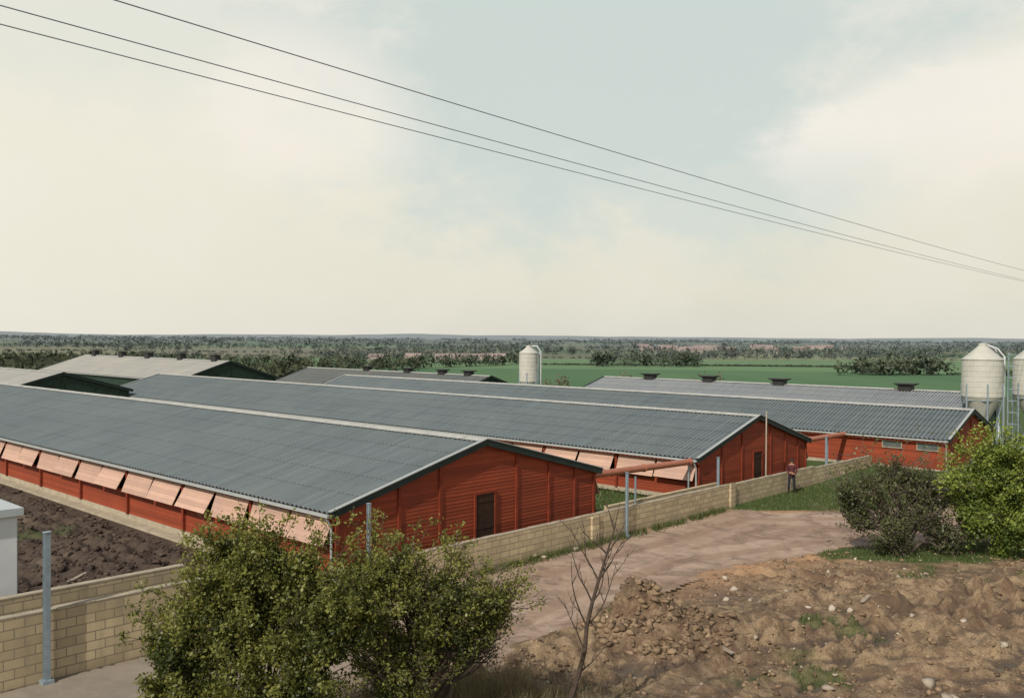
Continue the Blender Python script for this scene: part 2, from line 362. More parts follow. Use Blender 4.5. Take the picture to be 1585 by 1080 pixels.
# road sheet
rx=np.arange(-18,41,.2); ry=np.arange(8,47,.2); RX,RY=np.meshgrid(rx,ry)
sdR=sdpoly(RX,RY,ROAD); RZ=basez(RX,RY)-.012+.012*fbm(RX,RY,.6,3,91)
for q in (1.3,2.9): RZ=RZ-.02*np.exp(-((np.abs(sdR+q)+.2*fbm(RX,RY,.5,2,92))/.3)**2)
Vr=np.stack([RX,RY,RZ],-1).reshape(-1,3); ir=np.arange(RX.size).reshape(RX.shape)
keep=((sdR[:-1,:-1]<.6)&(st(RX,RY)[0][:-1,:-1]>.02))
Fr=np.stack([ir[:-1,:-1][keep],ir[:-1,1:][keep],ir[1:,1:][keep],ir[1:,:-1][keep]],-1)
cc=np.stack([np.clip(-sdR/5,0,1)]*3+[np.ones_like(sdR)],-1).reshape(-1,4)
def m_road():
    m,nt,bs=newmat('muddy_concrete_track'); p=geopos(nt); at=attr(nt)
    n1=noise(nt,p,.35,7,.6); n2=noise(nt,p,2.6,7,.65); n3=noise(nt,p,30,4,.7)
    sx=nd(nt,'ShaderNodeSeparateXYZ',None,{0:p})
    dd=mth(nt,'ADD',at.outputs['Fac'],mth(nt,'MULTIPLY',n1,.12))
    trk=mth(nt,'COSINE',mth(nt,'MULTIPLY',dd,19.0))
    c=mixc(nt,ramp(nt,n1,[(.35,0),(.65,1)]),(.33,.235,.17),(.46,.35,.27))
    c=mixc(nt,mth(nt,'MULTIPLY',ramp(nt,mth(nt,'ADD',trk,n2),[(.45,0),(1.0,1)]),.5),c,(.24,.155,.10))
    c=mixc(nt,mth(nt,'MULTIPLY',ramp(nt,n2,[(.45,0),(.68,1)]),.5),c,(.26,.175,.12))
    c=mixc(nt,mth(nt,'MULTIPLY',ramp(nt,noise(nt,p,.7,8,.7,.5),[(.48,0),(.60,1)]),.75),c,(.165,.112,.078))
    c=mixc(nt,mth(nt,'MULTIPLY',ramp(nt,n3,[(.4,0),(.7,1)]),.35),c,(.23,.165,.12))
    gr=nd(nt,'ShaderNodeMapRange',{'clamp':True},{0:sx.outputs[0],1:-2.0,2:-6.0,3:0.0,4:.75}).outputs[0]
    c=mixc(nt,gr,c,mixc(nt,n2,(.17,.155,.13),(.28,.25,.20)))
    nt.links.new(c,bs.inputs['Base Color'])
    wet=ramp(nt,noise(nt,mapping(nt,p,(.6,1,1)),.8,3,.5,.5),[(.6,.9),(.7,.35)]); nt.links.new(wet,bs.inputs['Roughness'])
    bump(nt,bs,mth(nt,'ADD',n3,n2),.6,.03); return m
mesh_np('dirt_road',Vr,Fr,m_road(),smooth=True,col=cc)
# ---------------------------------------------------------------- stones / clods
def rock_mesh(name,pts,sizes,mat):
    import bmesh
    bm=bmesh.new(); bmesh.ops.create_icosphere(bm,subdivisions=1,radius=1)
    bv=np.array([v.co[:] for v in bm.verts]); bf=np.array([[v.index for v in f.verts] for f in bm.faces]); bm.free()
    n=len(pts); k=len(bv)
    jit=1+.45*(rng.random((n,k,1))-.5)*2
    sc=np.array(sizes)[:,None,None]*(.6+.7*rng.random((n,1,3)))*np.array([1,1,.65])
    V=bv[None]*jit*sc
    a=rng.random(n)*6.28; ca,sa=np.cos(a)[:,None],np.sin(a)[:,None]
    V=np.stack([V[...,0]*ca-V[...,1]*sa,V[...,0]*sa+V[...,1]*ca,V[...,2]],-1)+np.array(pts)[:,None,:]
    F=bf[None]+(np.arange(n)*k)[:,None,None]
    c=np.repeat(rng.random(n),k); c=np.stack([c,c,c,np.ones_like(c)],-1)
    return mesh_np(name,V.reshape(-1,3),F.reshape(-1,3),mat,col=c)
def m_var(name,c1,c2):
    m,nt,bs=newmat(name); at=attr(nt); co=geopos(nt); f=noise(nt,co,9,5,.6)
    a=mixc(nt,at.outputs['Fac'],c1,c2); a=mixc(nt,mth(nt,'MULTIPLY',f,.5),a,[x*.6 for x in c1]); nt.links.new(a,bs.inputs['Base Color']); bs.inputs['Roughness'].default_value=.95
    bump(nt,bs,f,.6,.02); return m
CL=m_var('earth_clod',(.11,.072,.046),(.33,.235,.145)); STN=m_var('pale_stone',(.30,.25,.19),(.52,.45,.36)); CLD=m_var('dark_clod',(.038,.026,.02),(.115,.083,.062))
xs=rng.uniform(-2,21,19000); ys=rng.uniform(19,38,19000); sd=sdpoly(xs,ys,ROAD); k=(sd>.15)&(fbm(xs,ys,.5,3,81)+rng.random(19000)*.7>.35)
xs,ys=xs[k],ys[k]; sz=.016+.075*rng.random(len(xs))**3.2
rock_mesh('earth_clods',np.stack([xs,ys,groundz(xs,ys)+sz*.2],-1),sz,CL)
a=rng.random(1300)*6.28; r=rng.random(1300)**.6*2.0; xs=3.9+np.cos(a)*r*1.15; ys=25+np.sin(a)*r*.9; sz=.03+.11*rng.random(1300)**3
rock_mesh('spoil_heap_clods',np.stack([xs,ys,groundz(xs,ys)+sz*.2],-1),sz,CL)
xs=rng.uniform(-1,21,1100); ys=rng.uniform(20,37,1100); sd=sdpoly(xs,ys,ROAD); k=(sd>-.3)&(rng.random(1100)<.35)
xs,ys=xs[k],ys[k]; sz=.025+.15*rng.random(len(xs))**4.5
rock_mesh('pale_stones',np.stack([xs,ys,groundz(xs,ys)+sz*.2],-1),sz,STN)
tt=rng.uniform(-14,5.6,9000); ss=-rng.uniform(1,34,9000); xs=P0[0]+vx*tt-ux*ss; ys=P0[1]+vy*tt-uy*ss; sz=.03+.11*rng.random(9000)**2.5
rock_mesh('turned_soil_clods',np.stack([xs,ys,groundz(xs,ys)+sz*.2],-1),sz,CLD)
b=MB(); R=random.Random(12)
for (x,y,l) in ((-14.2,29.5,1.5),(-13.5,28.8,1.0),(7.6,24.2,.6),(10.9,27.9,.6),(5.6,23.6,.5),(8.8,23.2,.4)):
    z=float(groundz(np.array(x),np.array(y)))+.05; a=R.uniform(0,3.1); b.beam((x-l/2*math.cos(a),y-l/2*math.sin(a),z),(x+l/2*math.cos(a),y+l/2*math.sin(a),z+R.uniform(0,.10)),.13,.03)
b.make('scrap_planks',m_simple('weathered_plank',(.30,.25,.19),.3,5))
# ---------------------------------------------------------------- sheds
def corr(name,xa,za,xb,zb,y0,y1,mat,parent,pitch=PITCH,amp=.045,sheets=5,k=6,lift=.02):
    n=int((y1-y0)/pitch*k)+1; ys=np.linspace(y0,y1,n); w=amp*np.cos(2*np.pi*ys/pitch)
    V=[];F=[]; off=0
    L=math.hypot(xb-xa,zb-za); nxn=-(zb-za)/L; nzn=(xb-xa)/L
    if nzn<0: nxn,nzn=-nxn,-nzn
    for i in range(sheets):
        f0=i/sheets-(.01 if i else 0); f1=(i+1)/sheets
        rows=[]
        for f,l in ((f0,lift),(f1,0)):
            x=xa+(xb-xa)*f+nxn*(w+l); z=za+(zb-za)*f+nzn*(w+l)
            rows.append(np.stack([x,ys,z],-1))
        V.append(np.concatenate(rows)); a=np.arange(n-1)+off
        F.append(np.stack([a,a+1,a+n+1,a+n],-1)); off+=2*n
    return mesh_np(name,np.concatenate(V),np.concatenate(F),mat,parent,smooth=True)
def shed(name,ox,oy,W,L,eave,ridge,zg=0,roof=ROOF,wall='red',flaps=False,door=None,gx=(),vents=(),cowl_h=.55,trim=TRIM,windows=(),capmat=CAP):
    E=empty(name,(ox,oy,0),A); hw=W/2; ov=.28; go=.12; BH=.13
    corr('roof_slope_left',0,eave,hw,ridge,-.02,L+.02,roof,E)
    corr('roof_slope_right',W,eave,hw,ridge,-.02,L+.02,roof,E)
    b=MB(); y=-.05
    sl=(ridge-eave)/hw
    while y<L:
        y2=min(y+1.1,L+.05)
        d=.22; zz=ridge+.045+random.random()*.008
        pr=[(hw-d,zz-sl*d+.02),(hw-.09,zz-.005),(hw-.05,zz+.045),(hw,zz+.065),(hw+.05,zz+.045),(hw+.09,zz-.005),(hw+d,zz-sl*d+.02)]
        for i in range(6):
            b.quad((pr[i][0],y,pr[i][1]),(pr[i][0],y2,pr[i][1]),(pr[i+1][0],y2,pr[i+1][1]),(pr[i+1][0],y,pr[i+1][1]))
        y=y2
    b.make('ridge_cap',capmat,E)
    b=MB()
    for yy in (-.06,L+.06):
        b.beam((-.03,yy,eave-.05),(hw,yy,ridge-.03),.05,.24); b.beam((hw,yy,ridge-.03),(W+.03,yy,eave-.05),.05,.24)
    b.make('barge_boards',trim,E)
    b=MB()
    for yy in (-.05,L+.05):
        b.beam((-.03,yy,eave+.085),(hw,yy,ridge+.105),.16,.03); b.beam((hw,yy,ridge+.105),(W+.03,yy,eave+.085),.16,.03)
    b.make('verge_trim',GUT if wall=='red' else trim,E)
    b=MB(); b.beam((-.05,-.02,eave-.07),(-.05,L,eave-.07),.11,.09); b.beam((W+.05,-.02,eave-.07),(W+.05,L,eave-.07),.11,.09)
    b.tube([(-.05,.15,eave-.1),(.16,.15,eave-.45),(.2,.15,zg+.1)],.04); b.make('gutter',GUT,E)
    rz=lambda x: eave+(ridge-eave)*(1-abs(x-hw)/hw)-.10
    wm=RED if wall=='red' else GREENB
    pl=zg+.32
    for gi,(yy,sg) in enumerate(((go,-1),(L-go,1))):
        b=MB(); z=pl; xs_=[ov]+list(gx)+[W-ov]
        if sg==1 : xs_=[ov,hw,W-ov]
        while z<rz(hw)-.02:
            z2=z+BH
            for i in range(len(xs_)-1):
                x0,x1=xs_[i],xs_[i+1]
                def clipx(zv):
                    if zv<=rz(0): return x0,x1
                    dd=hw*(1-(zv+.10-eave)/(ridge-eave)); return max(x0,hw-dd),min(x1,hw+dd)
                a0,a1=clipx(z); c0,c1=clipx(z2)
                if a1-a0<.02: continue
                if c1<c0: c0=c1=(a0+a1)/2 if a0<hw<a1 else (a1 if a1<=hw else a0)
                b.quad((a0,yy+sg*.014,z),(a1,yy+sg*.014,z),(c1,yy,min(z2,rz(hw))),(c0,yy,min(z2,rz(hw))))
                b.quad((a0,yy,z),(a1,yy,z),(a1,yy+sg*.014,z),(a0,yy+sg*.014,z))
            z=z2
        b.make('gable_boards',wm,E)
    b=MB()
    for x in [ov+.06]+list(gx)+[W-ov-.06]: b.box((x-.06,go-.065,pl),(x+.06,go-.004,rz(x)-.02))
    b.make('gable_posts',REDP if wall=='red' else GREENB,E)
    b=MB(); b.box((ov-.03,go-.06,zg-1.2),(W-ov+.03,go+.06,pl)); b.box((ov-.03,L-go-.06,zg-1.2),(W-ov+.03,L-go+.06,pl))
    b.box((ov-.04,go+.061,zg-1.2),(ov+.06,L-go-.061,pl)); b.box((W-ov-.06,go+.061,zg-1.2),(W-ov+.04,L-go-.061,pl))
    b.box((-.22,.3,zg-.6),(ov-.041,L-.3,zg+.1)); b.make('concrete_plinth',CONC,E)
    if door:
        dx,dw,dh=door; b=MB(); b.box((dx,go-.05,pl-.2),(dx+dw,go-.026,dh)); b.make('door',DOOR,E)
        b=MB(); b.box((dx-.09,go-.085,pl-.2),(dx-.002,go-.02,dh+.09)); b.box((dx+dw+.002,go-.085,pl-.2),(dx+dw+.09,go-.02,dh+.09)); b.box((dx,go-.083,dh+.002),(dx+dw,go-.02,dh+.09))
        b.make('door_frame',REDP,E)
        b=MB(); b.box((dx+.04,go-.07,pl+.6),(dx+dw-.04,go-.052,pl+.7)); b.box((dx+.04,go-.07,dh-.3),(dx+dw-.04,go-.052,dh-.2)); b.make('door_rails',DOOR,E)
    for side,(xw,sg) in enumerate(((ov,-1),(W-ov,1))):
        lo=eave-1.12 if flaps else eave-.08
        b=MB(); z=pl; 
        bays=[i*5.0 for i in range(int(L/5)+1)]+[L]
        while z<lo-.01:
            z2=min(z+BH,lo)
            for i in range(len(bays)-1):
                y0=max(bays[i],go);y1=min(bays[i+1],L-go)
                if y1-y0<.1: continue
                b.quad((xw+sg*.016,y0,z),(xw+sg*.016,y1,z),(xw,y1,z2),(xw,y0,z2)); b.quad((xw,y0,z),(xw,y1,z),(xw+sg*.016,y1,z),(xw+sg*.016,y0,z))
            z=z2
        if flaps: b.box((xw-.03,go,eave-.32),(xw+.03,L-go,eave-.07))
        b.make('side_boards',wm,E)
        if flaps:
            b=MB(); b.box((xw-sg*.35,go+.1,lo-.2),(xw-sg*.32,L-go-.1,eave-.1)); b.make('interior_shade_panel',DARK,E)  # near-black sheet stands in for the shade behind the flaps
            b=MB(); b.box((xw-.05,go+.05,lo),(xw+.05,L-go-.05,lo+.06))
            for y in bays:
                yc=min(max(y,go+.08),L-go-.08); b.box((xw+min(sg*.03,sg*.12),yc-.07,pl),(xw+max(sg*.03,sg*.12),yc+.07,eave-.1))
            for y in bays[:-1]:
                for q in (1.25,3.75):
                    if y+q<L-.3: b.box((xw-.04,y+q-.03,lo+.06),(xw+.04,y+q+.03,eave-.32))
            b.make('side_posts',REDP,E)
            b=MB()
            for y in bays[:-1]:
                for q in (.14,2.56):
                    y0=y+q; y1=y0+2.28
                    if y1>L-.1: continue
                    an=math.radians(24+random.uniform(-7,10)); fl=.88; zt=eave-.26
                    x0=xw+sg*.05; x1=x0+sg*fl*math.sin(an); z1=zt-fl*math.cos(an)
                    nz=5
                    for j in range(nz):
                        f0=j/nz; f1=(j+1)/nz-.004
                        p=lambda f,o: (x0+(x1-x0)*f+sg*o*math.cos(an), zt+(z1-zt)*f+o*math.sin(an))
                        rr=random.random()
                        a_=p(f0,.02);b_=p(f1,.02);c_=p(f1,0);d_=p(f0,0)
                        b.quad((a_[0],y0,a_[1]),(a_[0],y1,a_[1]),(b_[0],y1,b_[1]),(b_[0],y0,b_[1]),rr)
                        b.quad((d_[0],y0,d_[1]),(c_[0],y0,c_[1]),(c_[0],y1,c_[1]),(d_[0],y1,d_[1]),rr)
                        b.quad((b_[0],y0,b_[1]),(b_[0],y1,b_[1]),(c_[0],y1,c_[1]),(c_[0],y0,c_[1]),rr)
                        b.quad((a_[0],y0,a_[1]),(b_[0],y0,b_[1]),(c_[0],y0,c_[1]),(d_[0],y0,d_[1]),rr)
                        b.quad((a_[0],y1,a_[1]),(b_[0],y1,b_[1]),(c_[0],y1,c_[1]),(d_[0],y1,d_[1]),rr)
            b.make('ventilation_flaps',FLAP,E)
    if windows:
        b=MB();c=MB()
        for (y0,y1,z0,z1) in windows:
            c.box((ov-.05,y0,z0),(ov-.03,y1,z1))
            for (a0,a1,c0,c1) in ((y0-.05,y1+.05,z0-.05,z0-.001),(y0-.05,y1+.05,z1+.001,z1+.04),(y0-.05,y0-.001,z0,z1),(y1+.001,y1+.05,z0,z1)):
                b.box((ov-.08,a0,c0),(ov-.028,a1,c1))
        c.make('window_panes',GLASS,E); b.make('window_frames',CONC,E)
    if vents:
        b=MB();c=MB()
        for y in vents:
            b.box((hw-.38,y-.55,ridge-.12),(hw+.38,y+.55,ridge+cowl_h*.6))
            c.beam((hw-.62,y,ridge+cowl_h*.82),(hw+.62,y,ridge+cowl_h*.82),1.7,.10); c.box((hw-.5,y-.7,ridge+cowl_h*.6+.002),(hw+.5,y+.7,ridge+cowl_h*.6+.07))
        b.make('vent_boxes',COWL,E); c.make('vent_cowls',COWL,E)
    return E
shed('poultry_shed',-5.7,28.6,13.8,56,2.40,4.15,0,flaps=True,door=(6.5,.95,2.2),gx=(2.9,4.75,8.7,10.6,12.2))
shed('poultry_shed',8.98,44.1,12.15,69,2.12,3.85,-.1,flaps=True,door=(5.7,.85,1.95),gx=(2.5,4.5,7.6,9.3,10.8))
shed('poultry_shed',25.3,52.8,8.7,64,2.15,3.68,.05,door=None,gx=(2.2,4.35,6.5),windows=((2.75,3.85,1.48,1.82),(.65,1.8,1.48,1.82)))
shed('poultry_shed',-34.6-.687*6.7,112-.726*6.7,13.4,44,2.6,4.75,-.4,roof=ROOFL,wall='green',vents=(3.5,12.5,22,30.5,40),gx=(3,6.7,10),cowl_h=1.15)
shed('poultry_shed',-40.5-.687*6.3,82.4-.726*6.3,12.6,42,2.7,4.45,0,roof=ROOFL,wall='green',gx=(3,6.3,9))
shed('poultry_shed',-2.6-.687*6,114-.726*6,12,40,1.1,3.05,-1,roof=ROOFD,wall='green',vents=(4,9,16,25),gx=(3,6,9),cowl_h=.7)
shed('poultry_shed',37.3-.687*6,73.3-.726*6,12,37.5,2.0,3.72,0,roof=ROOFB,wall='green',vents=(5.5,17,24.5,31.5),gx=(3,6,9),cowl_h=.65)
# ---------------------------------------------------------------- boundary wall
W=empty('block_wall',(P0[0],P0[1],0),A)
b=MB()
segs=[(-9,1.6,1.60),(1.6,3.85,1.40),(3.85,27.9,1.03),(27.9,36.9,1.0),(36.9,44.6,.9)]
for (a0,a1,h) in segs: b.box((a0+.001,0,-.7),(a1-.001,.215,h))
b.make('blockwork',BLOCK,W)
b=MB()
b.box((27.7,-.12,-.6),(28.1,-.002,1.12)); b.box((4.8,-.06,-.6),(5.2,-.002,1.03)); b.box((17.2,-.1,-.6),(17.6,-.002,1.0))
b.make('wall_piers',BLOCK,W)
b=MB()
for (a0,a1,h) in segs:
    x=a0
    while x<a1-.05:
        x2=min(x+.45,a1); b.box((x+.006,-.004,h+.002),(x2-.006,.219,h+.024+random.random()*.018)); x=x2
b.make('wall_top_course',CONC,W)
W2=empty('block_wall',(P0[0]+ux*2.15,P0[1]+uy*2.15,0),A)
b=MB(); b.box((-9,0,-.5),(1.65,.215,1.47)); b.make('blockwork',BLOCK,W2)
b=MB(); b.box((-9,-.01,1.473),(1.65,.225,1.51)); b.make('wall_top_course',CONC,W2)
W3=empty('block_wall',(P0[0]+ux*1.0,P0[1]+uy*1.0,0),A)
b=MB(); b.box((19.6,0,-.5),(28.5,.215,.95)); b.make('blockwork',BLOCK,W3)
def post(t,s,top,z0=-.3,w=.1):
    x,y=onwall(t,s); E=empty('steel_post',(x,y,0),A); b=MB()
    b.box((-w/2,-w/2,z0),(w/2,-w/2+.014,top)); b.box((-w/2,w/2-.014,z0),(w/2,w/2,top)); b.box((-.008,-w/2+.0141,z0),(.008,w/2-.0141,top))
    b.make('i_section',GALV,E); b=MB(); b.box((-w*.6,-w*.6,top+.001),(w*.6,w*.6,top+.02)); b.box((-w*.95,-w*.95,z0),(w*.95,w*.95,z0+.32)); b.make('cap_and_foot',GALV,E)
post(-2.95,.12,3.45,-.25,.13)
post(6.75,-.5,2.78); post(19.4,.12,2.5,-.35); post(27.3,-.35,2.35); post(39,-.35,2.45); post(21.4,-.9,2.0,0,.06)
x,y=onwall(33.0,-.9); b=MB(); b.tube([(x,y,-.1),(x,y,4.15)],.035,8); b.tube([(x,y,4.15),(x,y,4.2)],.045,8); b.make('wooden_pole',m_simple('pale_pole',(.40,.34,.27),.15,4))
def pipe(t0,t1,s,z0,z1,posts):
    E=empty('feed_conveyor_pipe'); b=MB(); 
    p0=(*onwall(t0,s),z0); p1=(*onwall(t1,s),z1); b.tube([p0,p1],.15,14)
    for f in (0.02,.5,.97):
        q=[p0[i]+(p1[i]-p0[i])*f for i in range(3)]; q2=[p0[i]+(p1[i]-p0[i])*(f+.012) for i in range(3)]; b.tube([q,q2],.18,14)
    b.make('pipe',PIPE,E,smooth=False)
    b=MB()
    for f in posts:
        q=[p0[i]+(p1[i]-p0[i])*f for i in range(3)]; b.tube([(q[0],q[1],-.2),(q[0],q[1],q[2]-.1)],.04,8)
    b.make('supports',GALV,E)
pipe(19.4,27.4,-1.9,2.17,2.0,(.97,)); pipe(39.3,45.9,-1.9,2.08,2.05,(.5,))
K=empty('white_pump_house',(-13.05,24.05,0),A)
b=MB(); b.box((-4.2,0,-.3),(0,3.0,3.22)); b.make('rendered_walls',WHITE,K)
b=MB(); b.box((-4.35,-.15,3.222),(.12,3.15,3.42)); b.make('flat_roof_slab',m_simple('pale_roof_edge',(.42,.46,.46),.12,2),K)
b=MB(); b.box((-3.2,-.04,0),(-2.2,-.002,2.0)); b.make('door',DOOR,K)
b=MB(); b.tube([(0.05,.2,3.2),(0.05,.2,0)],.035,8); b.make('downpipe',GUT,K)
# ---------------------------------------------------------------- silos
def silo(x,y,r,zc,zb,zt,ztop,gz=0,cage=True):
    E=empty('feed_silo',(x,y,0)); b=MB(); pr=[(.16,zc)]; pr+=[(r,zb)]
    n=7
    for i in range(n):
        z0=zb+(zt-zb)*i/n; z1=zb+(zt-zb)*(i+1)/n
        pr+=[(r,z0+.02),(r,z1-.05),(r+.015,z1-.04),(r+.015,z1-.005),(r,z1)]
    pr+=[(r+.05,zt+.01),(r+.05,zt+.05),(r*.97,zt+.07),(.28,ztop-.18),(.28,ztop),(.0,ztop+.05)]
    b.lathe(0,0,pr,36); o=b.make('silo_body',SILO,E)
    b=MB()
    for i in range(6):
        a=i*math.pi/3+.3; b.beam(((r+.02)*math.cos(a),(r+.02)*math.sin(a),gz-.4),((r+.02)*math.cos(a),(r+.02)*math.sin(a),zb+.9),.09,.09)
        a2=a+math.pi/3
        b.beam(((r)*math.cos(a),(r)*math.sin(a),gz+.1),((r)*math.cos(a2),(r)*math.sin(a2),zb-.3),.04,.04)
        b.beam(((r)*math.cos(a),(r)*math.sin(a),zb-.25),((r)*math.cos(a2),(r)*math.sin(a2),zb-.25),.06,.06)
    b.make('legs',GALV,E)
    b=MB(); b.tube([(0,0,zc),(0,0,zc-.35)],.16,12); b.make('outlet_boot',COWL,E)
    la=-.6; lx,ly=math.cos(la)*(r+.28),math.sin(la)*(r+.28); tx,ty=-math.sin(la),math.cos(la)
    b=MB()
    for q in (-.22,.22): b.tube([(lx+tx*q,ly+ty*q,gz),(lx+tx*q,ly+ty*q,zt+.5)],.028,6)
    z=gz+.3
    while z<zt+.4: b.tube([(lx-tx*.22,ly-ty*.22,z),(lx+tx*.22,ly+ty*.22,z)],.016,5); z+=.3
    if cage:
        z=gz+2.2
        while z<zt+.5:
            pts=[(lx+tx*.35*math.cos(q)+math.cos(la)*.6*math.sin(q),ly+ty*.35*math.cos(q)+math.sin(la)*.6*math.sin(q),z) for q in np.linspace(0,math.pi,7)]
            b.tube(pts,.02,5,False); z+=.8
    b.make('ladder',GALV,E)
    b=MB()
    for la2,rr in ((.05,.07),(.35,.06)):
        qx,qy=math.cos(la2)*(r+.25),math.sin(la2)*(r+.25)
        b.tube([(qx,qy,gz+1),(qx,qy,zt+.2),(qx*.7,qy*.7,zt+.75),(0.1*qx,.1*qy,ztop-.05)],rr,8)
    b.make('fill_pipes',WHITE,E)
silo(33.0,64,1.33,1.9,4.05,6.6,7.75)
silo(38.0,66.5,1.33,1.9,4.05,6.6,7.75)
silo(1.75,95,1.0,2.0,3.4,6.3,7.1,cage=False)
b=MB(); E=empty('fuel_tank',(23.0,41.5,0),.5)
for i,(xx,rr) in enumerate(((-2.3,.05),(-2.25,.7),(-2.0,1.02),(-1.2,1.1),(1.2,1.1),(2.0,1.02),(2.25,.7),(2.3,.05))):
    for j in range(24):
        t=j/24*2*math.pi; b.v.append((xx,rr*math.cos(t),2.1+rr*math.sin(t))); b.c.append((.5,.5,.5,1))
for i in range(7):
    for j in range(24): b.f.append((i*24+j,i*24+(j+1)%24,(i+1)*24+(j+1)%24,(i+1)*24+j))
b.make('tank_shell',GALV,E,smooth=True)
b=MB(); b.box((-1.5,-.8,-.2),(-1.2,.8,1.15)); b.box((1.2,-.8,-.2),(1.5,.8,1.15)); b.make('cradles',CONC,E)
# ---------------------------------------------------------------- power line
E=empty('power_line')
h=4.2
wires=[((-1.64,2.93),(8.34,14.9)),((-1.548,2.76),(8.17,14.57)),((-1.155,2.73),(7.0,12.5))]
b=MB(); ends=[]
for (p,q) in wires:
    p=np.array(p)*h;q=np.array(q)*h; d=(q-p)/np.linalg.norm(q-p); a=p-d*12; e=q+d*30; n=40; pts=[]
    for i in range(n+1):
        f=i/n; xy=a+(e-a)*f; sag=-.34*4*f*(1-f)+.10; pts.append((xy[0],xy[1],8+h+sag-.02))
    b.tube(pts,.009,5); ends.append((a,e))
b.make('wires',WIRE,E)
b=MB()
for k in (0,1):
    c=np.mean([e[k] for e in ends],axis=0); g0=float(groundz(c[0],c[1])); b.tube([(c[0],c[1],g0-.5),(c[0],c[1],8+h+.4)],[.16,.11],12)
    w0,w1=ends[0][k],ends[2][k]; dd=(w1-w0); b.beam((*(w0-dd*.15),8+h-.01),(*(w1+dd*.15),8+h-.01),.12,.14)
b.make('poles',WOODP,E)
# ---------------------------------------------------------------- shrubs and trees
def leaves(cent,cv,n,spread,size,seed):
    r=np.random.default_rng(seed); m=len(cent); C=np.repeat(cent,n,0)+r.normal(0,spread,(m*n,3)); N=m*n
    a=r.normal(0,1,(N,3)); a/=np.linalg.norm(a,axis=1,keepdims=True); b_=np.cross(a,r.normal(0,1,(N,3))); b_/=np.linalg.norm(b_,axis=1,keepdims=True)
    s=(size*(.5+.9*r.random(N)))[:,None]
    V=np.stack([C-a*s,C+b_*s*.6,C+a*s,C-b_*s*.6],1).reshape(-1,3)
    F=np.arange(N*4).reshape(-1,4); c=np.clip(np.repeat(cv,n)+r.normal(0,.17,N),0,1); c=np.repeat(c,4)
    return V,F,np.stack([c,c,c,np.ones_like(c)],-1)
def shrub(name,base,lobes,leafm,bark,nsub=45,nl=14,size=.055,seed=1,spread=.06,twr=.010,leafy=1.0,clus=8,stem=.07,shoots=14,shl=.6):
    R=random.Random(seed); E=empty(name,base); b=MB(); cents=[];cv=[]
    zb=min(c[2]-r for c,r in lobes); zt=max(c[2]+r for c,r in lobes)
    def leafline(pts,lum,lo,cl,dens=1.0,jit=.05,r=1):
        nseg=len(pts)-1
        for j in range(cl):
            f=lo+(1-lo)*(j+R.random())/cl; q=f*nseg; i=min(int(q),nseg-1); p=pts[i].lerp(pts[i+1],q-i)
            p=p+Vector((R.gauss(0,jit),R.gauss(0,jit),R.gauss(0,jit)))
            if R.random()<.4:
                e=p+Vector((R.gauss(0,.13),R.gauss(0,.13),R.gauss(.05,.11))); b.tube([p,e],[twr*.7,twr*.3],3,False)
                if R.random()<leafy*dens: cents.append(tuple(p.lerp(e,.5))); cv.append(min(1,max(0,lum)))
                p=e
            if R.random()<leafy*dens:
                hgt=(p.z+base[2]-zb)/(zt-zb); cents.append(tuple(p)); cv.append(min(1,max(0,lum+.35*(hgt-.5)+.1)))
    for (c,r) in lobes:
        c=Vector(c)-Vector(base); st0=Vector((R.uniform(-.25,.25),R.uniform(-.2,.2),-.1))
        mid=st0.lerp(c,.5)+Vector((R.uniform(-.2,.2),R.uniform(-.2,.2),.25)); limb=[st0,st0.lerp(mid,.5)+Vector((0,0,.08)),mid,mid.lerp(c,.55),c]
        b.tube(limb,[stem,stem*.8,stem*.6,stem*.45,stem*.25],6)
        sprays=[]
        for k in range(max(5,nsub//6)):
            d=Vector((R.gauss(0,1),R.gauss(0,1),R.gauss(0,1)+.3)).normalized(); sprays.append((d,r*R.uniform(.55,1.12),R.gauss(.42,.26)))
        for k in range(nsub):
            d,rr,lum=R.choice(sprays); d=(d+Vector((R.gauss(0,.3),R.gauss(0,.3),R.gauss(0,.25)))).normalized(); rr=rr*R.uniform(.5,1.12)
            tgt=c+d*rr; s0=limb[R.choice([2,3,4])]
            m1=s0.lerp(tgt,.4)+Vector((R.gauss(0,.08),R.gauss(0,.08),R.gauss(0,.08)))*r; m2=s0.lerp(tgt,.75)+Vector((R.gauss(0,.07),R.gauss(0,.07),R.gauss(.03,.07)))*r
            tgt=tgt+Vector((0,0,.08*r)); pts=[s0,m1,m2,tgt]; b.tube(pts,[twr*2,twr*1.4,twr,twr*.4],4,False)
            leafline(pts,lum+R.gauss(0,.1),.35,clus)
        for k in range(shoots):
            d=Vector((R.gauss(0,1),R.gauss(0,1),abs(R.gauss(0,.8))+.15)).normalized(); s0=c+d*r*.7; L=R.uniform(.5,1.3)*shl
            d2=(d+Vector((R.gauss(0,.25),R.gauss(0,.25),.15))).normalized(); e1=s0+d*L*.5; e2=e1+d2*L*.5+Vector((0,0,.0)); e3=e2+(d2+Vector((R.gauss(0,.2),R.gauss(0,.2),-.15))).normalized()*L*.25
            b.tube([s0,e1,e2,e3],[twr,twr*.8,twr*.5,twr*.25],3,False); leafline([s0,e1,e2,e3],R.gauss(.6,.2),.05,6,.85,.025)
    b.make('branches',bark,E)
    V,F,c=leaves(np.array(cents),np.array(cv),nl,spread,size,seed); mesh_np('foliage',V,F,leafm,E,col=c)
    return E
